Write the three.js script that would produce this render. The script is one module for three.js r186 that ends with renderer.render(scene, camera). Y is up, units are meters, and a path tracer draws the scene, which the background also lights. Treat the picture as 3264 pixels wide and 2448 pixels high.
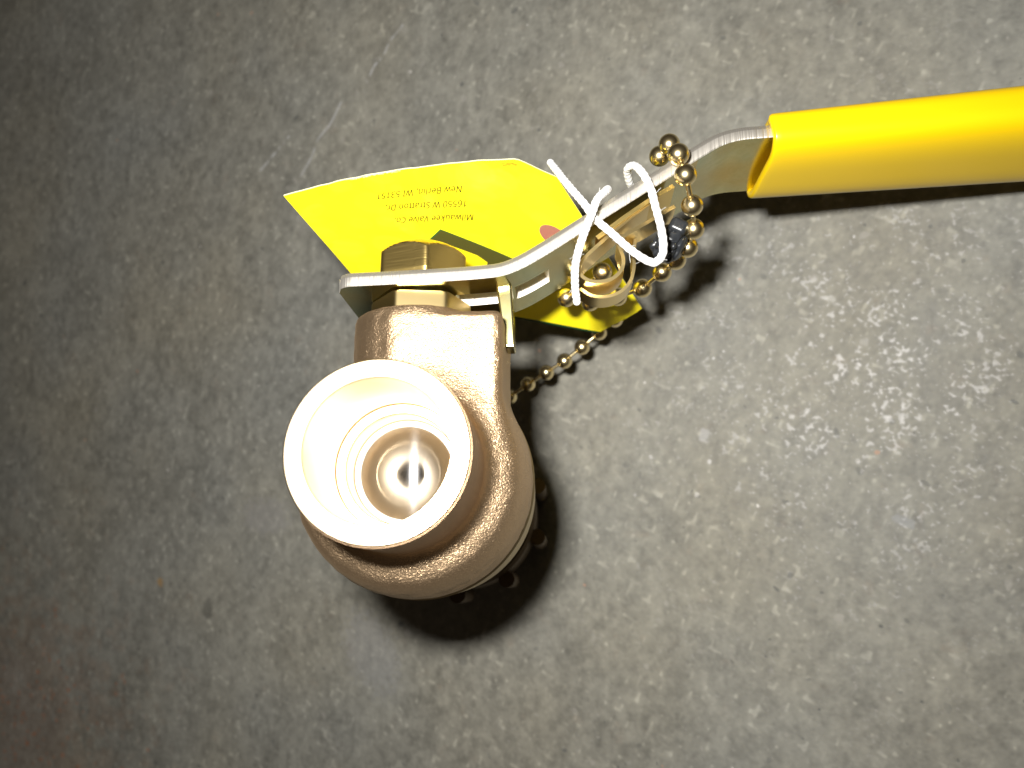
import * as THREE from 'three';
import { RectAreaLightUniformsLib } from 'three/addons/lights/RectAreaLightUniformsLib.js';
import { mergeGeometries, mergeVertices, toCreasedNormals } from 'three/addons/utils/BufferGeometryUtils.js';
import { RoundedBoxGeometry } from 'three/addons/geometries/RoundedBoxGeometry.js';

// ---------------------------------------------------------------- camera, light, exposure
const scene = new THREE.Scene();
scene.background = new THREE.Color().setRGB(0.022, 0.017, 0.012);   // the dim workshop around the flash

const camera = new THREE.PerspectiveCamera(49.75, 4 / 3, 0.01, 20);
camera.position.set(0.0823125, 0.16543, -0.0195212);
const CAM_BACK = new THREE.Vector3(0.4114, 0.910066, 0.050302);
camera.quaternion.setFromRotationMatrix(new THREE.Matrix4().makeBasis(
  new THREE.Vector3(0.910737, -0.412639, 0.016942), new THREE.Vector3(0.036175, 0.038842, -0.99859), CAM_BACK));
camera.focus = 0.118;
camera.userData.fStop = 24;

RectAreaLightUniformsLib.init();
const FLASH_W = 0.011, FLASH_H = 0.007;
const FLASH_AT = new THREE.Vector3(0.0698854, 0.173535, -0.0370907);
const flash = new THREE.RectAreaLight(new THREE.Color().setRGB(1, 0.975, 0.93), 1440, FLASH_W, FLASH_H);
flash.name = 'flash_light';
flash.position.copy(FLASH_AT);
flash.quaternion.copy(camera.quaternion);
flash.castShadow = true;
scene.add(flash);

const renderer = new THREE.WebGLRenderer({ antialias: true });
renderer.toneMapping = THREE.LinearToneMapping;
renderer.toneMappingExposure = 1.5;
renderer.shadowMap.enabled = true;

// ---------------------------------------------------------------- helpers
const MM = 0.001;
let seed = 7;
const rnd = () => { seed = (seed * 1664525 + 1013904223) >>> 0; return seed / 4294967296; };
const lerp = (a, b, t) => a + (b - a) * t, clamp = (x, a = 0, b = 1) => Math.min(b, Math.max(a, x));
const smooth = (a, b, x) => { const t = clamp((x - a) / (b - a)); return t * t * (3 - 2 * t); };
function h3(x, y, z) { let n = Math.imul(x, 374761393) ^ Math.imul(y, 668265263) ^ Math.imul(z, 2147483647 ^ 0x5bd1e995); n = Math.imul(n ^ (n >>> 13), 1274126177); return ((n ^ (n >>> 16)) >>> 0) / 4294967296; }
function noise3(x, y, z) {
  const i = Math.floor(x), j = Math.floor(y), k = Math.floor(z); let a = x - i, b = y - j, c = z - k;
  a = a * a * (3 - 2 * a); b = b * b * (3 - 2 * b); c = c * c * (3 - 2 * c);
  const m = (q) => lerp(lerp(h3(i, j, q), h3(i + 1, j, q), a), lerp(h3(i, j + 1, q), h3(i + 1, j + 1, q), a), b);
  return lerp(m(k), m(k + 1), c) * 2 - 1;
}
const noise2 = (x, y, s = 0) => noise3(x, y, s * 17.3 + 0.5);
const fbm = (x, y, o, s = 0) => { let v = 0, a = 0.5; for (let i = 0; i < o; i++) { v += a * noise2(x, y, s + i); x *= 2.03; y *= 2.03; a *= 0.5; } return v; };
const toSRGB = (v) => 255 * (v <= 0.0031308 ? 12.92 * v : 1.055 * Math.pow(clamp(v), 1 / 2.4) - 0.055);
function dataTex(w, h, f, srgb) {
  const d = new Uint8Array(w * h * 4);
  for (let y = 0; y < h; y++) for (let x = 0; x < w; x++) {
    const c = f(x, y), i = 4 * (y * w + x);
    if (typeof c === 'number') d[i] = d[i + 1] = d[i + 2] = clamp(c) * 255;
    else for (let k = 0; k < 3; k++) d[i + k] = srgb ? toSRGB(c[k]) : clamp(c[k]) * 255;
    d[i + 3] = 255;
  }
  const t = new THREE.DataTexture(d, w, h); t.magFilter = t.minFilter = THREE.LinearFilter; t.wrapS = t.wrapT = THREE.RepeatWrapping;
  if (srgb) t.colorSpace = THREE.SRGBColorSpace;
  t.needsUpdate = true; return t;
}
const lin = (r, g, b) => new THREE.Color().setRGB(r, g, b);
function std(color, roughness, metalness, more = {}) { return new THREE.MeshPhysicalMaterial({ color, roughness, metalness, side: THREE.DoubleSide, ...more }); }
function addMesh(name, geo, mat, parent) {
  const m = new THREE.Mesh(geo, mat); m.name = name; m.castShadow = m.receiveShadow = true; parent.add(m); return m;
}
// frame of the valve, which leans on the tip of its lever: x along the lever, y along the stem, z up the flow axis from the cap
const BASIS = new THREE.Matrix4().makeBasis(new THREE.Vector3(0.934361, -0.356328, 0), new THREE.Vector3(-0.067785, -0.177746, -0.981739), new THREE.Vector3(0.349821, 0.917299, -0.190233));
const BASE = new THREE.Vector3(0, 0.0067, 0);
const LEN = 90;                                              // face to cap, millimetres
const P = (u, v, w) => new THREE.Vector3(u, v, LEN - w);     // w counts from the open end downwards
function thing(name, label, category, origin = [0, 0, LEN]) {
  const g = new THREE.Group(); g.name = name; g.userData = { label, category };
  g.quaternion.setFromRotationMatrix(BASIS);
  g.position.copy(P(...origin).multiplyScalar(MM).applyQuaternion(g.quaternion)).add(BASE);
  scene.add(g);
  const o = P(...origin);
  return { g, fit: (geo) => geo.translate(-o.x, -o.y, -o.z).scale(MM, MM, MM) };
}
function boxUV(geo, scale) {                                  // uv from the side each face looks to, in the given unit
  const g = geo.index ? geo.toNonIndexed() : geo, p = g.attributes.position, uv = new Float32Array(p.count * 2);
  const a = new THREE.Vector3(), b = new THREE.Vector3(), c = new THREE.Vector3();
  for (let i = 0; i < p.count; i += 3) {
    a.fromBufferAttribute(p, i); b.fromBufferAttribute(p, i + 1).sub(a); c.fromBufferAttribute(p, i + 2).sub(a); b.cross(c);
    const ax = Math.abs(b.x), ay = Math.abs(b.y), az = Math.abs(b.z), q = ax > ay && ax > az ? [1, 2] : ay > az ? [0, 2] : [0, 1];
    for (let k = 0; k < 3; k++) { uv[2 * (i + k)] = p.getComponent(i + k, q[0]) * scale; uv[2 * (i + k) + 1] = p.getComponent(i + k, q[1]) * scale; }
  }
  g.setAttribute('uv', new THREE.BufferAttribute(uv, 2)); return g;
}
function revolve(pts, seg = 96) {                             // pts: [radius, w]
  const g = new THREE.LatheGeometry(pts.map(([r, w]) => new THREE.Vector2(Math.max(r, 1e-4), LEN - w)), seg);
  g.rotateX(Math.PI / 2); return toCreasedNormals(g, 0.5);
}
function grid(nu, nv, f, closeU = false) {
  const pos = [], uv = [], idx = [];
  for (let i = 0; i <= nu; i++) for (let j = 0; j <= nv; j++) { const q = f(i / nu, j / nv); pos.push(q.x, q.y, q.z); uv.push(i / nu, j / nv); }
  for (let i = 0; i < nu; i++) for (let j = 0; j < nv; j++) { const a = i * (nv + 1) + j, b = a + nv + 1; idx.push(a, b, a + 1, b, b + 1, a + 1); }
  const g = new THREE.BufferGeometry(); g.setAttribute('position', new THREE.Float32BufferAttribute(pos, 3)); g.setAttribute('uv', new THREE.Float32BufferAttribute(uv, 2)); g.setIndex(idx); g.computeVertexNormals(); return g;
}
function surfaceNets(f, lo, hi, cell) {
  const n = lo.map((l, k) => Math.ceil((hi[k] - l) / cell) + 1), [nx, ny, nz] = n, val = new Float32Array(nx * ny * nz), at = (i, j, k) => (k * ny + j) * nx + i;
  for (let k = 0; k < nz; k++) for (let j = 0; j < ny; j++) for (let i = 0; i < nx; i++) val[at(i, j, k)] = f(lo[0] + i * cell, lo[1] + j * cell, lo[2] + k * cell);
  const vert = new Int32Array(nx * ny * nz).fill(-1), pos = [], idx = [];
  const C = [[0, 0, 0], [1, 0, 0], [0, 1, 0], [1, 1, 0], [0, 0, 1], [1, 0, 1], [0, 1, 1], [1, 1, 1]], E = [[0, 1], [2, 3], [4, 5], [6, 7], [0, 2], [1, 3], [4, 6], [5, 7], [0, 4], [1, 5], [2, 6], [3, 7]];
  for (let k = 0; k < nz - 1; k++) for (let j = 0; j < ny - 1; j++) for (let i = 0; i < nx - 1; i++) {
    const v = C.map(([a, b, c]) => val[at(i + a, j + b, k + c)]); let s = 0, x = 0, y = 0, z = 0;
    for (const [a, b] of E) if ((v[a] < 0) !== (v[b] < 0)) { const t = v[a] / (v[a] - v[b]); x += lerp(C[a][0], C[b][0], t); y += lerp(C[a][1], C[b][1], t); z += lerp(C[a][2], C[b][2], t); s++; }
    if (s) { vert[at(i, j, k)] = pos.length / 3; pos.push(lo[0] + (i + x / s) * cell, lo[1] + (j + y / s) * cell, lo[2] + (k + z / s) * cell); }
  }
  const quad = (a, b, c, d, flip) => { if (a < 0 || b < 0 || c < 0 || d < 0) return; if (flip) idx.push(a, c, b, a, d, c); else idx.push(a, b, c, a, c, d); };
  for (let k = 1; k < nz - 1; k++) for (let j = 1; j < ny - 1; j++) for (let i = 1; i < nx - 1; i++) {
    const s = val[at(i, j, k)] < 0;
    if (s !== val[at(i + 1, j, k)] < 0) quad(vert[at(i, j - 1, k - 1)], vert[at(i, j, k - 1)], vert[at(i, j, k)], vert[at(i, j - 1, k)], !s);
    if (s !== val[at(i, j + 1, k)] < 0) quad(vert[at(i - 1, j, k - 1)], vert[at(i - 1, j, k)], vert[at(i, j, k)], vert[at(i, j, k - 1)], !s);
    if (s !== val[at(i, j, k + 1)] < 0) quad(vert[at(i - 1, j - 1, k)], vert[at(i, j - 1, k)], vert[at(i, j, k)], vert[at(i - 1, j, k)], !s);
  }
  const g = new THREE.BufferGeometry(); g.setAttribute('position', new THREE.Float32BufferAttribute(pos, 3)); g.setIndex(idx); g.computeVertexNormals(); return g;
}
function hexNut(R, y0, y1, turn, prof, hole = 0) {            // six-sided nut about the stem; prof(t) is the radius of the turned chamfer
  const N = 216, M = 40, g = grid(N, M, (a, b) => {
    const th = a * Math.PI * 2, k = ((th - turn) % (Math.PI / 3) + Math.PI / 3) % (Math.PI / 3), ap = R * Math.cos(Math.PI / 6), hex = ap / Math.pow([-1, 0, 1].reduce((q, m) => q + Math.pow(Math.max(0, Math.cos(k - Math.PI / 6 + m * Math.PI / 3)), 44), 0), 1 / 44);
    const t = clamp((b - 0.08) / 0.84), r = b < 0.04 ? hole : (Math.min(hex, prof(t)) - 0.35 * (1 - smooth(0, 0.16, t))) * (b > 0.98 ? Math.max(hole, 0.001) / prof(1) : 1);
    return new THREE.Vector3(Math.sin(th) * r, lerp(y0, y1, t), LEN - 26.2 + Math.cos(th) * r);
  });
  return toCreasedNormals(g, 0.35);
}
function tubeAlong(points, r, seg, round = 8) { return new THREE.TubeGeometry(new THREE.CatmullRomCurve3(points, false, 'centripetal'), seg, r, round, false); }

// ---------------------------------------------------------------- procedural textures
const castBump = dataTex(512, 512, (x, y) => {                 // sand-cast grain; one repeat is 16 mm
  const per = (f, s) => { const u = x / 512, v = y / 512, a = smooth(0.8, 1, u), b = smooth(0.8, 1, v), q = (uu, vv) => noise2(uu * f, vv * f, s); return lerp(lerp(q(u, v), q(u - 1, v), a), lerp(q(u, v - 1), q(u - 1, v - 1), a), b); };
  return 0.5 + 0.24 * per(90, 1) + 0.22 * per(150, 2) + 0.08 * per(36, 3);
});
const turnBump = dataTex(8, 1024, (x, y) => 0.5 + 0.25 * noise2(3, y * 0.9, 4) + 0.25 * noise2(5, y * 0.21, 6));   // fine tool rings
const nutBump = dataTex(256, 256, (x, y) => 0.5 + 0.5 * fbm(x / 22, y / 9, 3, 61));
const edgeBump = dataTex(1024, 8, (x, y) => 0.5 + 0.3 * noise2(x * 0.45, 2, 8) + 0.2 * noise2(x * 0.13, 5, 9));     // shear striations

// ---------------------------------------------------------------- materials
const M = {
  cast: std(lin(0.66, 0.475, 0.295), 0.46, 1, { bumpMap: castBump, bumpScale: 0.0001 }),
  machined: std(lin(0.88, 0.72, 0.50), 0.34, 1, { bumpMap: turnBump, bumpScale: 0.00001 }),
  skin: std(lin(0.50, 0.34, 0.21), 0.45, 1),
  turned: std(lin(0.72, 0.58, 0.36), 0.46, 1),
  brass: std(lin(0.87, 0.68, 0.32), 0.28, 1),
  shadedMetal: std(lin(0.13, 0.095, 0.06), 0.6, 1),  // hose end and cap metal, colour darkened to stand in for shade
  nut: std(lin(0.78, 0.58, 0.20), 0.34, 1, { bumpMap: nutBump, bumpScale: 0.00003 }),
  bead: std(lin(0.90, 0.75, 0.43), 0.27, 1),
  chrome: std(lin(0.55, 0.54, 0.53), 0.15, 1, { anisotropy: 0.97, anisotropyRotation: Math.PI / 2 }),
  ptfe: std(lin(0.80, 0.80, 0.78), 0.45, 0),
  cord: std(lin(0.82, 0.82, 0.82), 0.85, 0),
  black: std(lin(0.02, 0.022, 0.025), 0.32, 0),
  grip: std(lin(0.82, 0.55, 0.003), 0.30, 0),
};
const zincMap = dataTex(256, 256, (x, y) => {                   // yellow chromate film: uneven dye, greenish and rosy clouds
  const a = fbm(x / 70, y / 70, 3, 21), b = fbm(x / 50, y / 50, 3, 27), g = noise2(x / 2.5, y / 2.5, 31) * 0.03;
  return [0.54 + 0.20 * a + g, 0.49 + 0.14 * b + g, 0.24 - 0.14 * a + 0.16 * b + g];
}, true);
M.zinc = std(0xffffff, 0.19, 1, { map: zincMap });
M.zincEdge = std(lin(0.80, 0.76, 0.69), 0.56, 1, { bumpMap: edgeBump, bumpScale: 0.00007 });

// ---------------------------------------------------------------- the concrete floor
const FL = { x0: -0.25, z0: -0.22, size: 0.44 };
{
  const N = 2048, px = FL.size / N * 1000, spots = [];
  const put = (x, z, r, c, k, e = 1) => spots.push({ x, z, r, c, k, e, a: rnd() * 3.14 });
  for (let i = 0; i < 1800; i++) put(-250 + rnd() * 440, -220 + rnd() * 440, 0.25 + rnd() * rnd() * 1.3, [0.32, 0.305, 0.275], 0.15 + rnd() * 0.35, 0.4 + rnd() * 0.6);
  for (let i = 0; i < 1300; i++) put(-250 + rnd() * 440, -220 + rnd() * 440, 0.25 + rnd() * rnd() * 1.1, [0.06, 0.065, 0.065], 0.25 + rnd() * 0.4, 0.4 + rnd() * 0.6);
  for (let i = 0; i < 70; i++) put(-250 + rnd() * 440, -220 + rnd() * 440, 0.2 + rnd() * 0.45, [0.5, 0.48, 0.45], 0.5 + rnd() * 0.5, 0.5 + rnd() * 0.5);
  for (let i = 0; i < 60; i++) put(-250 + rnd() * 440, -220 + rnd() * 440, 0.25 + rnd() * 0.4, [0.42, 0.24, 0.16], 0.6, 0.7);
  for (let i = 0; i < 240; i++) { const q = rnd() * 6.28, d = 48 * Math.sqrt(-Math.log(1 - rnd() * 0.97)) * 0.6; put(-150 + d * Math.cos(q), 66 + d * Math.sin(q) * 0.8, 0.25 + rnd() * 0.7, [0.36, 0.13, 0.05], 0.25 + rnd() * 0.35, 0.6 + rnd() * 0.4); }
  for (let i = 0; i < 120; i++) { const q = rnd() * 6.28, d = 22 * Math.sqrt(-Math.log(1 - rnd() * 0.97)); put(78 + d * Math.cos(q) * 1.3, -27 + d * Math.sin(q), 0.15 + rnd() * rnd() * rnd() * 1.1, [0.47, 0.46, 0.45], 0.15 + rnd() * rnd() * 0.8, 0.45 + rnd() * 0.55); }  // pale specks that put the flash glint into the floor colour
  put(-97.2, 20.8, 1.6, [0.34, 0.2, 0.06], 0.6, 0.7); put(-80.5, 26.6, 3.4, [0.07, 0.07, 0.06], 0.4, 0.6); put(49, -17.1, 1.8, [0.4, 0.4, 0.4], 0.5, 0.8);
  put(84.3, -1.3, 2.4, [0.27, 0.28, 0.30], 0.4, 0.5); put(-61, 2, 9, [0.24, 0.235, 0.23], 0.45, 0.6); put(-30, 33, 12, [0.25, 0.25, 0.25], 0.4, 0.7);
  const scr = [[-38, -99.5, -49.6, -83.1, 0.25, 0.15], [-53.5, -94.2, -62.6, -86.6, 0.22, 0.12], [-20, -115, -30, -104, 0.2, 0.12]];
  const col = new Float32Array(N * N * 3), shine = new Float32Array(N * N), hgt = new Float32Array(N * N);
  for (let y = 0; y < N; y++) for (let x = 0; x < N; x++) {
    const X = FL.x0 * 1000 + x * px, Z = FL.z0 * 1000 + y * px, i = y * N + x;
    const big = fbm(X / 38, Z / 38, 3, 1), mid = fbm(X / 7, Z / 9, 3, 5), fine = fbm(X / 1.7, Z / 2.0, 3, 11), wipe = fbm(X / 3, Z / 16, 2, 15), tint = fbm(X / 26, Z / 26, 2, 17);
    const v = 0.208 * (1 + 0.15 * big + 0.14 * mid + 0.36 * fine + 0.09 * wipe + 0.14 * noise2((X + Z) / 0.9, (X - Z) / 1.0, 23) + 0.5 * smooth(0.42, 0.9, noise2((X * 0.9 + Z * 0.4) / 1.1, (Z * 0.9 - X * 0.4) / 1.2, 24)));
    col[3 * i] = v * (1.0 + 0.05 * tint); col[3 * i + 1] = v * 0.972; col[3 * i + 2] = v * (0.83 - 0.08 * tint);
    shine[i] = 0.72 + 0.16 * fine + 0.12 * mid; hgt[i] = 0.5 + 0.22 * fine + 0.2 * mid + 0.10 * noise2(X / 0.45, Z / 0.45, 19);
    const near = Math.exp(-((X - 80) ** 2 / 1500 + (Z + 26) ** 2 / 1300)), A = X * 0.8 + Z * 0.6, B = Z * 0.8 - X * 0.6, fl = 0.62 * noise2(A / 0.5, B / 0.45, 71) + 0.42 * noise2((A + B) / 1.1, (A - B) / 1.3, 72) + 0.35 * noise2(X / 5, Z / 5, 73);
    const k = smooth(0.48, 0.95, fl + 0.30 * near) * (0.12 + 0.5 * near);               // pale mineral flecks, thickened where the flash glint is painted in
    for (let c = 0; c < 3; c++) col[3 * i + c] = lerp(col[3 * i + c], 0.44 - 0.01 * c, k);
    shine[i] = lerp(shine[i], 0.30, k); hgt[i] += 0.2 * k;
    const rs = smooth(0.05, 0.5, 0.9 * Math.exp(-((X + 165) ** 2 + (Z - 75) ** 2) / 2600) + 0.55 * fbm(X / 3, Z / 3, 3, 81) - 0.12);   // rust bloom in the corner
    const rc = [0.24, 0.115, 0.05]; for (let c = 0; c < 3; c++) col[3 * i + c] = lerp(col[3 * i + c], rc[c], 0.2 * rs);
  }
  for (const s of spots) {
    const R = s.r * 1.7 / px, cx = (s.x - FL.x0 * 1000) / px, cy = (s.z - FL.z0 * 1000) / px, ca = Math.cos(s.a), sa = Math.sin(s.a);
    for (let y = Math.max(0, Math.floor(cy - R)); y <= Math.min(N - 1, cy + R); y++) for (let x = Math.max(0, Math.floor(cx - R)); x <= Math.min(N - 1, cx + R); x++) {
      const dx = (x - cx) * px, dy = (y - cy) * px, q = Math.hypot(dx * ca + dy * sa, (-dx * sa + dy * ca) / s.e) / s.r + 0.35 * noise2(x * px * 1.6, y * px * 1.6, 40);
      const k = s.k * (1 - smooth(0.55, 1.05, q)); if (k <= 0) continue;
      const i = y * N + x; for (let c = 0; c < 3; c++) col[3 * i + c] = lerp(col[3 * i + c], s.c[c], k);
      if (s.c[0] > 0.45) { shine[i] = lerp(shine[i], 0.34, k); hgt[i] += 0.15 * k; } else if (s.c[0] < 0.08) hgt[i] -= 0.35 * k;
    }
  }
  for (const [ax, az, bx, bz, wd, k0] of scr) {
    const n = 900; for (let t = 0; t < n; t++) {
      const f = t / n, X = lerp(ax, bx, f) + 0.8 * noise2(f * 4, ax, 50), Z = lerp(az, bz, f) + 0.8 * noise2(f * 4, az, 51), k = k0 * clamp(0.5 + noise2(f * 14, ax, 52));
      const cx = Math.round((X - FL.x0 * 1000) / px), cy = Math.round((Z - FL.z0 * 1000) / px);
      for (let y = -1; y <= 1; y++) for (let x = -1; x <= 1; x++) { const i = (cy + y) * N + cx + x, q = k * 0.4 * (1 - 0.3 * Math.hypot(x, y)); for (let c = 0; c < 3; c++) col[3 * i + c] = lerp(col[3 * i + c], 0.42, q); }
    }
  }
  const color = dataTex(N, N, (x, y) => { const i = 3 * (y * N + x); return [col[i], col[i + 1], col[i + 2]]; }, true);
  const rough = dataTex(1024, 1024, (x, y) => shine[(2 * y) * N + 2 * x]);
  const bump = dataTex(N, N, (x, y) => hgt[y * N + x]);
  for (const t of [color, rough, bump]) t.wrapS = t.wrapT = THREE.MirroredRepeatWrapping;
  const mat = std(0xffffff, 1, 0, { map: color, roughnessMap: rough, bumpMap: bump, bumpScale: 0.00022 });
  const g = new THREE.BoxGeometry(1.6, 0.03, 1.6); g.translate(-0.03, -0.015, 0);
  const p = g.attributes.position, uv = g.attributes.uv;
  for (let i = 0; i < p.count; i++) uv.setXY(i, (p.getX(i) - FL.x0) / FL.size, (p.getZ(i) - FL.z0) / FL.size);
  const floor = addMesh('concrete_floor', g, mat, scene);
  floor.userData = { kind: 'structure', label: 'worn grey concrete floor with pale specks and scratches' };
}

// ---------------------------------------------------------------- the ball valve
const AX = 26.2;                                              // stem centre, millimetres from the open face
const valve = thing('ball_valve', 'bronze ball valve with yellow lever grip standing on the concrete floor', 'valve');
const vg = valve.g, part = (name, geo, mat, parent = vg) => addMesh(name, valve.fit(geo), mat, parent);
{
  const knots = [[10, 10.5], [12.9, 10.55], [14.6, 10.85], [15.6, 11.7], [16.2, 12.8], [16.9, 13.9], [18, 14.7], [20, 15.3], [23, 15.8], [26, 16.05], [29, 15.95], [31, 15.8]];
  const rOut = (w) => { let i = 0; while (i < knots.length - 2 && w > knots[i + 1][0]) i++; const [a, ra] = knots[i], [b, rb] = knots[i + 1], m = (k) => { const p = knots[Math.max(0, k - 1)], q = knots[Math.min(knots.length - 1, k + 1)]; return (q[1] - p[1]) / (q[0] - p[0]); }; const t = clamp((w - a) / (b - a)), d = b - a, t2 = t * t, t3 = t2 * t; return (2 * t3 - 3 * t2 + 1) * ra + (t3 - 2 * t2 + t) * d * m(i) + (-2 * t3 + 3 * t2) * rb + (t3 - t2) * d * m(i + 1); };
  const prism = (d2, top, y, r) => { const a = d2 + r, b = Math.max(y - top, -y - 2) + r; return Math.min(Math.max(a, b), 0) + Math.hypot(Math.max(a, 0), Math.max(b, 0)) - r; };
  const smin = (a, b, k) => { const q = clamp(0.5 + 0.5 * (b - a) / k); return lerp(b, a, q) - k * q * (1 - q); };
  const body = (x, y, w) => {
    const r = Math.hypot(x, y), rev = Math.max((r - rOut(w)) * 0.85, 11.2 - w, w - 30.6);
    const circ = prism(Math.hypot(x, w - 25.7) - 9.3, 22.7, y, 0.9);
    const bx = Math.max(0, Math.abs(x - 4.7) - 6.4), bw = Math.max(0, Math.abs(w - 25.7) - 7.7), box = prism(Math.hypot(bx, bw) + Math.min(0, Math.max(Math.abs(x - 4.7) - 6.4, Math.abs(w - 25.7) - 7.7)) - 1.5, 21.6, y, 1.0);
    let d = smin(rev, smin(circ, box, 1.2), 1.8);
    d += 0.06 * noise3(x * 0.8, y * 0.8, w * 0.8) + 0.035 * noise3(x * 2.1, y * 2.1, w * 2.1 + 40);
    return Math.max(d, (w < 15 ? 8.9 : w < 17.2 ? 7.2 : 11.4) - r);
  };
  const g = surfaceNets((x, y, z) => body(x, y, LEN - z), [-17.4, -17.4, LEN - 36], [17.4, 24, LEN - 10.6], 0.36);
  part('body', boxUV(g, 1 / 11), M.cast);
  const socket = revolve([[10.43, 0.6], [10.38, 0.25], [10.15, 0.05], [8.32, 0.05], [8.2, 0.17], [8.15, 12.9], [8.3, 13.1], [8.3, 13.9], [8.1, 14.1], [7.1, 14.1], [6.95, 14.3], [6.95, 21.5]], 128);
  const sock = part('solder_socket', socket, M.machined);
  part('socket_wall', revolve([[10.6, 12.8], [10.5, 9], [10.45, 0.6], [10.3, 0.6]], 128), M.skin, sock);
  part('seat_ring', revolve([[6.9, 19.3], [6.86, 18.2], [6.75, 18.0], [6.3, 18.0], [6.12, 18.15], [6.08, 18.65]], 96), M.ptfe);
  const ball = new THREE.SphereGeometry(11, 96, 64); ball.translate(0, 0, LEN - 27.25); part('ball', ball, M.chrome);
  part('flange_ring', revolve([[12, 29.0], [16.0, 29.0], [16.25, 29.3], [15.75, 44.4], [15.3, 45], [12, 45]], 96), M.turned);
  const tail = [[13.2, 44.8], [12.4, 47], [12.0, 49], [12.0, 57]];
  for (let k = 0; k < 7; k++) tail.push([12.1, 57.2 + k * 2.2], [13.3, 58.2 + k * 2.2], [13.3, 58.6 + k * 2.2]);
  tail.push([12, 73], [12, 86]);
  part('hose_end', revolve(tail, 72), M.shadedMetal);
  const cap = part('hose_cap', revolve([[13.6, 72], [14.2, 72.1], [14.8, 72.8], [14.8, 89.0], [14.4, 89.8], [14.0, 90], [0, 90]], 96), M.shadedMetal);
  for (let k = 0; k < 10; k++) {
    const a = (17 + 36 * k) * Math.PI / 180, c = new THREE.CylinderGeometry(1.55, 1.6, 16.4, 14); c.rotateX(Math.PI / 2); c.translate(15.9 * Math.cos(a), 15.9 * Math.sin(a), LEN - 81.6);
    part('grip_lug', c, M.shadedMetal, cap);
  }
  const pk = hexNut(7.35, 22.4, 25.75, -21 * Math.PI / 180, (t) => 7.05 + 4 * (1 - t), 3); part('packing_nut', pk, M.brass);
  const stem = new THREE.CylinderGeometry(3.4, 3.4, 10, 32); stem.translate(0, 29, LEN - AX); part('stem', stem, M.brass);
  const dn = hexNut(7.1, 28.3, 34.6, 14 * Math.PI / 180, (t) => 7.3 * Math.pow(1 - Math.pow(clamp((t - 0.3) / 0.78), 2.2), 0.5) + 0.3); part('lever_nut', dn, M.nut);

  // the lever: a bent strip of plated steel with a punched slot whose tongue is turned down as the stop
  const prof = new THREE.CatmullRomCurve3([[-10.7, 25.85], [-4, 26.0], [4, 26.25], [9.5, 26.5], [12.6, 26.85], [15.2, 27.8], [18.25, 29.5], [24, 33.15], [30, 36.95], [36, 40.75], [41, 43.95], [43.6, 45.4], [46, 46.05], [50, 46.3], [60, 46.75], [80, 47.6], [105, 48.7], [132, 49.9]].map(([x, y]) => new THREE.Vector3(x, y, 0)), false, 'centripetal');
  const NS = 240, T = 2.1, st = []; for (let i = 0; i <= NS; i++) { const q = prof.getPointAt(i / NS), t = prof.getTangentAt(i / NS); st.push({ x: q.x, y: q.y, nx: -t.y, ny: t.x }); }
  const rows = [0, 0.35, 0.65, 1], wn = 18.0, wf = 34.4, hole = (x, j) => j === 1 && x > 5.6 && x < 18.9 && !(x > 12.0 && x < 13.7);
  const col = (s, j) => { const d = s.x + 10.7, c = d < 2.4 ? 2.4 - Math.sqrt(Math.max(0, 2.4 * 2.4 - (2.4 - d) ** 2)) : 0; return lerp(wn + c, wf - c, rows[j]); };
  const V = (s, j, h, inset = 0) => P(s.x + s.nx * h, s.y + s.ny * h, col(s, j) + inset);
  const face = [], edge = []; const q4 = (arr, a, b, c, d) => arr.push(a, b, c, a, c, d);
  const near = [[0, 0.12], [0.14, 0], [1.28, 0], [1.38, 0.04], [2.02, 0.38], [2.1, 0.5]], far = [[0, 0.15], [0.2, 0], [1.9, 0], [2.1, 0.2]];
  for (let i = 0; i < NS; i++) {
    const a = st[i], b = st[i + 1], solid = [0, 1, 2].map((j) => !hole((a.x + b.x) / 2, j));
    for (let j = 0; j < 3; j++) if (solid[j]) {
      const i0 = j === 0 ? near[0][1] : 0, i1 = j === 2 ? -far[0][1] : 0, k0 = j === 0 ? near[5][1] : 0, k1 = j === 2 ? -far[3][1] : 0;
      q4(face, V(a, j, 0, i0), V(b, j, 0, i0), V(b, j + 1, 0, i1), V(a, j + 1, 0, i1));
      q4(face, V(a, j, T, k0), V(a, j + 1, T, k1), V(b, j + 1, T, k1), V(b, j, T, k0));
      if (i === 0 || hole((st[i - 1].x + a.x) / 2, j)) q4(edge, V(a, j, 0), V(a, j + 1, 0), V(a, j + 1, T), V(a, j, T));
      if (i === NS - 1 || hole((b.x + st[i + 2]?.x) / 2, j)) q4(edge, V(b, j, 0), V(b, j, T), V(b, j + 1, T), V(b, j + 1, 0));
    }
    for (let k = 0; k < 5; k++) q4(edge, V(a, 0, near[k][0], near[k][1]), V(a, 0, near[k + 1][0], near[k + 1][1]), V(b, 0, near[k + 1][0], near[k + 1][1]), V(b, 0, near[k][0], near[k][1]));
    for (let k = 0; k < 3; k++) q4(edge, V(a, 3, far[k][0], -far[k][1]), V(b, 3, far[k][0], -far[k][1]), V(b, 3, far[k + 1][0], -far[k + 1][1]), V(a, 3, far[k + 1][0], -far[k + 1][1]));
    if (!solid[1]) for (const j of [1, 2]) q4(edge, V(a, j, 0), V(b, j, 0), V(b, j, T), V(a, j, T));
  }
  const geoOf = (pts) => { const g0 = new THREE.BufferGeometry().setFromPoints(pts); return g0; };
  const finish = (g0, crease) => { const g1 = mergeVertices(g0, 1e-4); return toCreasedNormals(g1, crease); };
  const lever = part('lever', boxUV(finish(geoOf(face), 0.5), 1 / 40), M.zinc);
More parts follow.
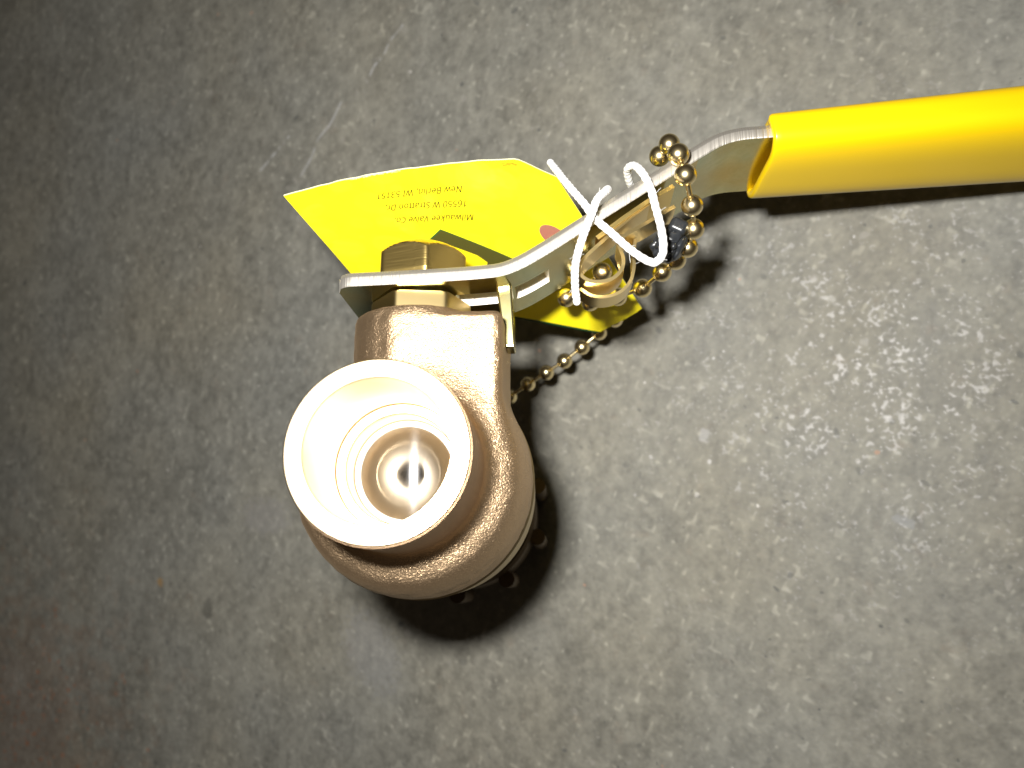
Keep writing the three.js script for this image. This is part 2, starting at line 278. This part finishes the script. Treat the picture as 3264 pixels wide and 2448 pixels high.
  const eg = finish(geoOf(edge), 0.5); { const p = eg.attributes.position, uv = new Float32Array(p.count * 2); for (let i = 0; i < p.count; i++) { uv[2 * i] = p.getX(i) / 60; uv[2 * i + 1] = 0.5; } eg.setAttribute('uv', new THREE.BufferAttribute(uv, 2)); }
  part('cut_edge', eg, M.zincEdge, lever);
  const tab = new RoundedBoxGeometry(2.3, 9.2, 5.2, 3, 0.35); { const p = tab.attributes.position; for (let i = 0; i < p.count; i++) { const y = p.getY(i), k = smooth(-1, -4.6, y); p.setX(i, p.getX(i) * (1 - 0.45 * k) + k * 0.55 - 0.03 * y); p.setZ(i, p.getZ(i) * (1 - 0.35 * k)); } tab.computeVertexNormals(); }
  tab.translate(12.55, 22.6, LEN - 24.6); part('stop_tab', boxUV(tab, 1 / 40), M.zinc, lever);

  // the dipped vinyl grip, open towards the valve
  const NA = 96, sec = (a, sv, sw) => { const c = Math.cos(a), s = Math.sin(a), e = 2 / 3.1; return [Math.sign(s) * Math.pow(Math.abs(s), e) * sv, Math.sign(c) * Math.pow(Math.abs(c), e) * sw]; };
  const G0 = 50.3, G1 = 131.2, ctr = (x) => 47.5 + (x - 50) * 0.056, SV = (x) => 3.6 + 0.018 * (x - 50), SW = (x) => 9.15 + 0.024 * (x - 50);
  const rings = [[G0 + 14, -1.7], [G0 + 0.4, -1.5], [G0 + 0.08, -1.1], [G0, -0.6], [G0 + 0.1, -0.18], [G0 + 0.4, -0.02], [G0 + 1.2, 0]];
  for (let x = G0 + 3; x < G1 - 4; x += 2.5) rings.push([x, 0]);
  for (let k = 0; k <= 10; k++) { const a = k / 10 * Math.PI / 2; rings.push([G1 - 4 + 4 * Math.sin(a), -3.2 * (1 - Math.cos(a))]); }
  const gg = grid(rings.length - 1, NA, (a, b) => { const [x, o] = rings[Math.round(a * (rings.length - 1))], [dv, dw] = sec(b * Math.PI * 2, SV(x) + o, SW(x) + o); return P(x + 0.35 * noise3(b * 9, 3, 1) * (x < G0 + 2 ? 1 : 0), ctr(x) + dv, AX + dw); });
  part('grip', mergeVertices(gg, 1e-4), M.grip).geometry.computeVertexNormals();
}

// ---------------------------------------------------------------- the yellow card tag hung on the lever
{
  const C = { TL: [-21.67, 43.93, 26.1], TR: [18.48, 47.82, 24.54], BR: [39.97, 29.44, 62.39], BL: [-12.08, 34.46, 50.7] }, tt = [0.41, -0.37, 0.83];
  const S = (s, t) => { const q = [0, 1, 2].map((k) => (C.TL[k] * (1 - s) + C.TR[k] * s) * (1 - t) + (C.BL[k] * (1 - s) + C.BR[k] * s) * t - tt[k] * 1.7 * 4 * s * (1 - s) + (k === 1 ? 0.25 * Math.sin(s * 9 + t * 4) * t : 0)); return P(...q); };
  const N = 1024, cv = document.createElement('canvas'); cv.width = cv.height = N; const c = cv.getContext('2d');
  c.fillStyle = '#f9e71e'; c.fillRect(0, 0, N, N);
  for (let i = 0; i < 260; i++) { const x = rnd() * N, y = rnd() * N, r = 12 + rnd() * 70; c.globalAlpha = 0.03 + 0.04 * rnd(); c.fillStyle = i % 2 ? '#fdf36a' : '#f3d900'; c.beginPath(); c.ellipse(x, y, r, r * (0.4 + rnd() * 0.6), rnd() * 3, 0, 7); c.fill(); }
  c.globalAlpha = 1;
  const uv = ([s, t]) => [s * N, t * N];
  const line = (text, a, b, up) => {                         // the printed address, upside down from here
    const [x0, y0] = uv(a), [x1, y1] = uv(b), [ux, uy] = uv(up); c.font = '100px sans-serif'; const wd = c.measureText(text).width, cap = 72;
    c.setTransform((x1 - x0) / wd, (y1 - y0) / wd, -(ux - x0) / cap, -(uy - y0) / cap, x0, y0); c.fillStyle = c.strokeStyle = '#37350f'; c.lineWidth = 2; c.fillText(text, 0, 0); c.strokeText(text, 0, 0); c.setTransform(1, 0, 0, 1, 0, 0);
  };
  line('Milwaukee Valve Co.', [0.6196, 0.2645], [0.3261, 0.26], [0.5998, 0.3004]);
  line('16550 W Stratton Dr,', [0.6329, 0.1857], [0.3305, 0.1776], [0.6126, 0.2213]);
  line('New Berlin, WI 53151', [0.6522, 0.1093], [0.3333, 0.1036], [0.6322, 0.1428]);
  const poly = (pts, fill, stroke, w) => { c.beginPath(); pts.forEach((p, i) => c[i ? 'lineTo' : 'moveTo'](...uv(p))); c.closePath(); c.fillStyle = fill; c.fill(); if (stroke) { c.strokeStyle = stroke; c.lineWidth = w; c.stroke(); } };
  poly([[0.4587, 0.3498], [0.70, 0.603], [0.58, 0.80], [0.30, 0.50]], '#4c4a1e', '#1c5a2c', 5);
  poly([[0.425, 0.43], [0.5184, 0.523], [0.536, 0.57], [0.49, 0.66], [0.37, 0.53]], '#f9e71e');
  c.fillStyle = '#123c22'; c.fillRect(0, N * 0.985, N, N * 0.015);
  for (let i = 0; i < 60; i++) { c.globalAlpha = 0.10; c.fillStyle = '#4a3510'; c.beginPath(); c.ellipse(N * (0.865 + 0.05 * (rnd() + rnd() - 1)), N * (0.012 + 0.016 * rnd()), 3 + 9 * rnd(), 2 + 4 * rnd(), rnd(), 0, 7); c.fill(); }   // smudge on the torn corner
  for (let i = 0; i < 40; i++) { c.globalAlpha = 0.5; c.fillStyle = '#fffbe0'; c.beginPath(); c.ellipse(N * (0.38 + 0.12 * (rnd() + rnd() - 1)), N * 0.006 * rnd(), 2 + 8 * rnd(), 1 + 3 * rnd(), 0, 0, 7); c.fill(); }   // frayed edge
  c.globalAlpha = 1;
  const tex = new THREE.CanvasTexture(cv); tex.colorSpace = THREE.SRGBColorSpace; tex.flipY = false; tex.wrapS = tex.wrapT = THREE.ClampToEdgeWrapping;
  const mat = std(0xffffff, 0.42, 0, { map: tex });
  const t0 = (s) => (s > 0.9 ? (s - 0.9) / 0.1 * 0.085 : 0), t1 = (s) => (s > 0.76 ? 1 - (s - 0.76) / 0.24 * 0.235 : 1) + 0.004 * noise2(s * 30, 2, 3);
  const tag = thing('hang_tag', 'curled yellow paper tag with printed address hanging behind the lever', 'tag', [20, 44, 40]);
  const sheet = (off) => { const g = grid(64, 40, (a, b) => S(a, lerp(t0(a), t1(a), b) - (b === 0 ? 0.006 * (0.5 + 0.5 * noise2(a * 26, 5, 9)) : 0))); const uvA = g.attributes.uv; for (let i = 0; i < uvA.count; i++) { const a = uvA.getX(i); uvA.setY(i, lerp(t0(a), t1(a), uvA.getY(i))); } const p = g.attributes.position, n = g.attributes.normal; for (let i = 0; i < p.count; i++) p.setXYZ(i, p.getX(i) + n.getX(i) * off, p.getY(i) + n.getY(i) * off, p.getZ(i) + n.getZ(i) * off); return g; };
  const front = sheet(0), side = front.attributes.normal.getY(1000) < 0 ? 1 : -1, back = sheet(-0.28 * side), pf = front.attributes.position, pb = back.attributes.position, rim = [], loop = [];
  for (let i = 0; i <= 64; i++) loop.push(i * 41); for (let j = 1; j <= 40; j++) loop.push(64 * 41 + j); for (let i = 63; i >= 0; i--) loop.push(i * 41 + 40); for (let j = 39; j >= 0; j--) loop.push(j);
  const v3 = (p, i) => new THREE.Vector3().fromBufferAttribute(p, i);
  for (let k = 0; k < loop.length - 1; k++) { const a = v3(pf, loop[k]), b = v3(pf, loop[k + 1]), d = v3(pb, loop[k]), e = v3(pb, loop[k + 1]); rim.push(a, b, e, a, e, d); }
  const rg = new THREE.BufferGeometry().setFromPoints(rim); rg.computeVertexNormals();
  const paper = std(lin(0.85, 0.82, 0.55), 0.7, 0);
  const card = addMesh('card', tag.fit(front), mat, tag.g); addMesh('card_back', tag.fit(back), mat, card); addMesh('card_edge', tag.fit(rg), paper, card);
  const patch = grid(10, 40, (a, b) => { const r = 0.02 + 0.98 * a, th = b * Math.PI * 2, s = 0.852 + 0.047 * r * Math.cos(th), t = 0.382 + 0.066 * r * Math.sin(th), q = S(s, t), n = S(s + 0.01, t).sub(q).cross(S(s, t + 0.01).sub(q)).normalize(); if (n.z < 0) n.negate(); return q.addScaledVector(n, 0.12); });
  addMesh('eyelet_patch', tag.fit(patch), std(lin(0.34, 0.13, 0.09), 0.7, 0), tag.g);
}

// ---------------------------------------------------------------- the brass bead chain of the hose cap
{
  const loop = [[35.24, 46.47, 22.5], [36.29, 46.6, 19.5], [36.93, 43.06, 16.0], [37.64, 39.6, 15.4], [38.8, 36.54, 18.5], [39.53, 34.88, 22.61], [39.26, 33.94, 27.01], [38.11, 33.79, 31.36], [36.43, 33.49, 35.51], [33.62, 32.1, 38.72], [29.78, 31.59, 41.03], [25.27, 30.94, 41.43], [21.37, 30.83, 38.71], [24.32, 31.2, 35.19], [26.82, 32.01, 31.02]];
  const drop = [[33.4, 38.2, 64.6], [30.92, 35.78, 65.74], [27.81, 33.52, 66.61], [24.42, 30.99, 67.86], [20.95, 28.65, 69.25], [17.32, 26.76, 70.73], [13.56, 24.89, 72.4], [9.79, 22.77, 74.34], [5.93, 20.38, 76.44], [3.4, 17.8, 78.3]];
  const ch = thing('bead_chain', 'brass bead chain looped round the lever and dropping to the cap', 'chain', [5.93, 20.38, 76.44]);
  const bead = new THREE.SphereGeometry(1.52, 28, 20).scale(MM, MM, MM), o = P(5.93, 20.38, 76.44);
  const rodMat = M.bead;
  for (const line of [loop, drop]) line.forEach((b, i) => {
    const q = P(...b), m = addMesh('bead', bead, M.bead, ch.g); m.position.copy(q).sub(o).multiplyScalar(MM); m.rotation.set(rnd() * 6, rnd() * 6, rnd() * 6);
    if (i) { const p0 = P(...line[i - 1]), d = q.clone().sub(p0), L = d.length(); const rod = new THREE.CylinderGeometry(0.36, 0.36, L - 2.2, 10); rod.applyQuaternion(new THREE.Quaternion().setFromUnitVectors(new THREE.Vector3(0, 1, 0), d.normalize())); const mid = p0.add(q).multiplyScalar(0.5); rod.translate(mid.x, mid.y, mid.z); addMesh('link', ch.fit(rod), rodMat, ch.g); }
  });
}

// ---------------------------------------------------------------- flat brass clip, black knot and white cord on the lever
{
  const band = thing('brass_clip', 'flat brass strip clip curled under the lever beside the beads', 'clip', [27, 31, 23]);
  const path = new THREE.CatmullRomCurve3([[36.6, 37.1], [32.64, 34.73], [29.5, 32.9], [28.6, 31.9], [28.8, 30.95], [29.17, 29.36], [28.86, 27.89], [27.48, 26.55], [25.41, 26.2], [24.04, 26.56], [23.12, 27.55], [23.2, 28.8], [27.04, 32.74], [33.0, 37.6]].map(([x, y]) => new THREE.Vector3(x, y, 0)), false, 'centripetal');
  const ribbon = (curve, w0, w1, th, n) => { const ring = [[-1, 0], [1, 0], [1, 1], [-1, 1], [-1, 0]]; const g = grid(n, 4, (a, b) => { const q = curve.getPointAt(a), t = curve.getTangentAt(a), [s, e] = ring[Math.round(b * 4)]; return P(q.x - t.y * s * th / 2, q.y + t.x * s * th / 2, lerp(w0, w1, e)); }); return toCreasedNormals(g, 0.6); };
  addMesh('strip', band.fit(ribbon(path, 19.6, 24.6, 0.5, 160)), M.brass, band.g);
  const ring2 = new THREE.CatmullRomCurve3([[31.2, 33.5], [30.9, 31.2], [30.8, 29.0], [30.2, 27.1], [28.8, 25.6], [26.6, 24.9], [24.6, 25.2], [23.2, 26.2]].map(([x, y]) => new THREE.Vector3(x, y, 0)), false, 'centripetal');
  addMesh('outer_coil', band.fit(ribbon(ring2, 22.2, 26.2, 0.45, 70)), M.brass, band.g);
  const flat = new THREE.CatmullRomCurve3([[25.6, 32.4], [29, 35.0], [33.2, 37.9], [36.5, 39.9]].map(([x, y]) => new THREE.Vector3(x, y, 0)), false, 'centripetal');
  addMesh('flat_strip', band.fit(ribbon(flat, 19.0, 26, 0.6, 40)), M.nut, band.g);

  const knot = thing('black_knot', 'crumpled black rubber knob between the white cord and the beads', 'knob', [36.3, 33.7, 24]);
  const kg = new THREE.IcosahedronGeometry(1, 24), p = kg.attributes.position, q = new THREE.Vector3();
  for (let i = 0; i < p.count; i++) { q.fromBufferAttribute(p, i).normalize(); const f = 1 + 0.16 * noise3(q.x * 2.2 + 5, q.y * 2.2, q.z * 2.2) - 0.22 * Math.pow(1 - Math.abs(noise3(q.x * 2.1, q.y * 2.1 + 9, q.z * 2.1)), 8); p.setXYZ(i, q.x * 2.3 * f, q.y * 3.0 * f, q.z * 3.0 * f); }
  const km = mergeVertices(kg.deleteAttribute('normal').deleteAttribute('uv'), 1e-3); km.rotateZ(-0.45); km.translate(36.1, 33.4, LEN - 24.0); km.computeVertexNormals();
  addMesh('lump', knot.fit(km), M.black, knot.g);
  const lug = new RoundedBoxGeometry(2.6, 2.2, 2.4, 4, 0.7); lug.rotateZ(-0.5); lug.translate(37.3, 35.1, LEN - 22.4); addMesh('folded_end', knot.fit(lug), M.black, knot.g);

  const cord = thing('white_cord', 'white elastic cord crossed over the lever edge', 'cord', [25, 34.5, 17]);
  const A = [[18.54, 51.12, 30.0], [19.3, 47.2, 24.6], [21.84, 40.73, 19.5], [24.2, 36.4, 17.4], [25.12, 34.58, 17.0], [27.74, 32.08, 17.3], [30.12, 29.76, 17.5], [31.93, 28.42, 17.6], [33.18, 27.85, 17.4], [34.1, 28.61, 17.0], [34.31, 29.56, 16.6], [34.22, 31.65, 16.4], [33.6, 35.34, 16.5], [32.93, 38.72, 16.7], [32.03, 41.26, 17.4], [31.12, 43.49, 19.5], [30.49, 44.28, 22.0], [30.88, 44.09, 25.0], [31.67, 44.22, 28.0]].slice(1).map((a) => P(...a));
  const B = [[27.3, 39.4, 18.4], [26.9, 38.5, 17.2], [25.65, 36.58, 15.9], [24.72, 34.02, 15.4], [23.52, 31.06, 15.8], [22.63, 28.38, 17], [22.42, 25.99, 19], [22.66, 24.02, 21.5]].map((a) => P(...a));
  const rope = (pts, n) => { const g = tubeAlong(pts, 0.55, n, 14), pp = g.attributes.position, nn = g.attributes.normal; for (let i = 0; i < pp.count; i++) { const k = Math.floor(i / 15), a = i % 15 / 14 * 6.283, d = 0.035 * Math.sin(k * 1.3 + a) + 0.03 * noise3(k * 0.3, a, 2); pp.setXYZ(i, pp.getX(i) + nn.getX(i) * d, pp.getY(i) + nn.getY(i) * d, pp.getZ(i) + nn.getZ(i) * d); } g.computeVertexNormals(); const caps = [pts[0], pts[pts.length - 1]].map((c) => { const s = new THREE.SphereGeometry(0.55, 14, 10); s.translate(c.x, c.y, c.z); return s; }); return mergeGeometries([g, ...caps]); };
  const crossed = addMesh('long_strand', cord.fit(rope(A, 260)), M.cord, cord.g); addMesh('short_strand', cord.fit(rope(B, 130)), M.cord, cord.g);
  const hairs = []; const ca = new THREE.CatmullRomCurve3(A), cb = new THREE.CatmullRomCurve3(B);
  for (let i = 0; i < 46; i++) { const q0 = (i % 2 ? ca : cb).getPointAt(rnd() * 0.9), d = new THREE.Vector3(rnd() - 0.5, rnd() - 0.5, rnd() - 0.2).normalize(), e = new THREE.Vector3(rnd() - 0.5, rnd() - 0.5, rnd() - 0.5), l = 0.9 + rnd() * 1.1; hairs.push(tubeAlong([q0.clone(), q0.clone().addScaledVector(d, l * 0.6), q0.clone().addScaledVector(d, l).addScaledVector(e, 0.5)], 0.025, 6, 4)); }
  const fz = addMesh('fuzz', cord.fit(mergeGeometries(hairs)), M.cord, crossed); fz.userData.kind = 'stuff';
}

// ---------------------------------------------------------------- the flash that lights it, up and left of the lens
{
  const g = new THREE.Group(); g.name = 'camera_flash'; g.userData = { label: 'small lit camera flash window above the valve', category: 'flash' };
  g.position.copy(FLASH_AT).addScaledVector(CAM_BACK, 0.001); g.quaternion.copy(camera.quaternion); scene.add(g);
  const win = new THREE.BoxGeometry(FLASH_W, FLASH_H, 0.0006); addMesh('flash_window', win, new THREE.MeshStandardMaterial({ color: 0xffffff, emissive: lin(1, 0.975, 0.93), emissiveIntensity: 3, roughness: 0.4 }), g);
  const hs = new RoundedBoxGeometry(FLASH_W + 0.004, FLASH_H + 0.004, 0.006, 3, 0.0008); hs.translate(0, 0, 0.0036); addMesh('flash_housing', hs, std(lin(0.03, 0.03, 0.03), 0.5, 0), g);
}

renderer.render(scene, camera);
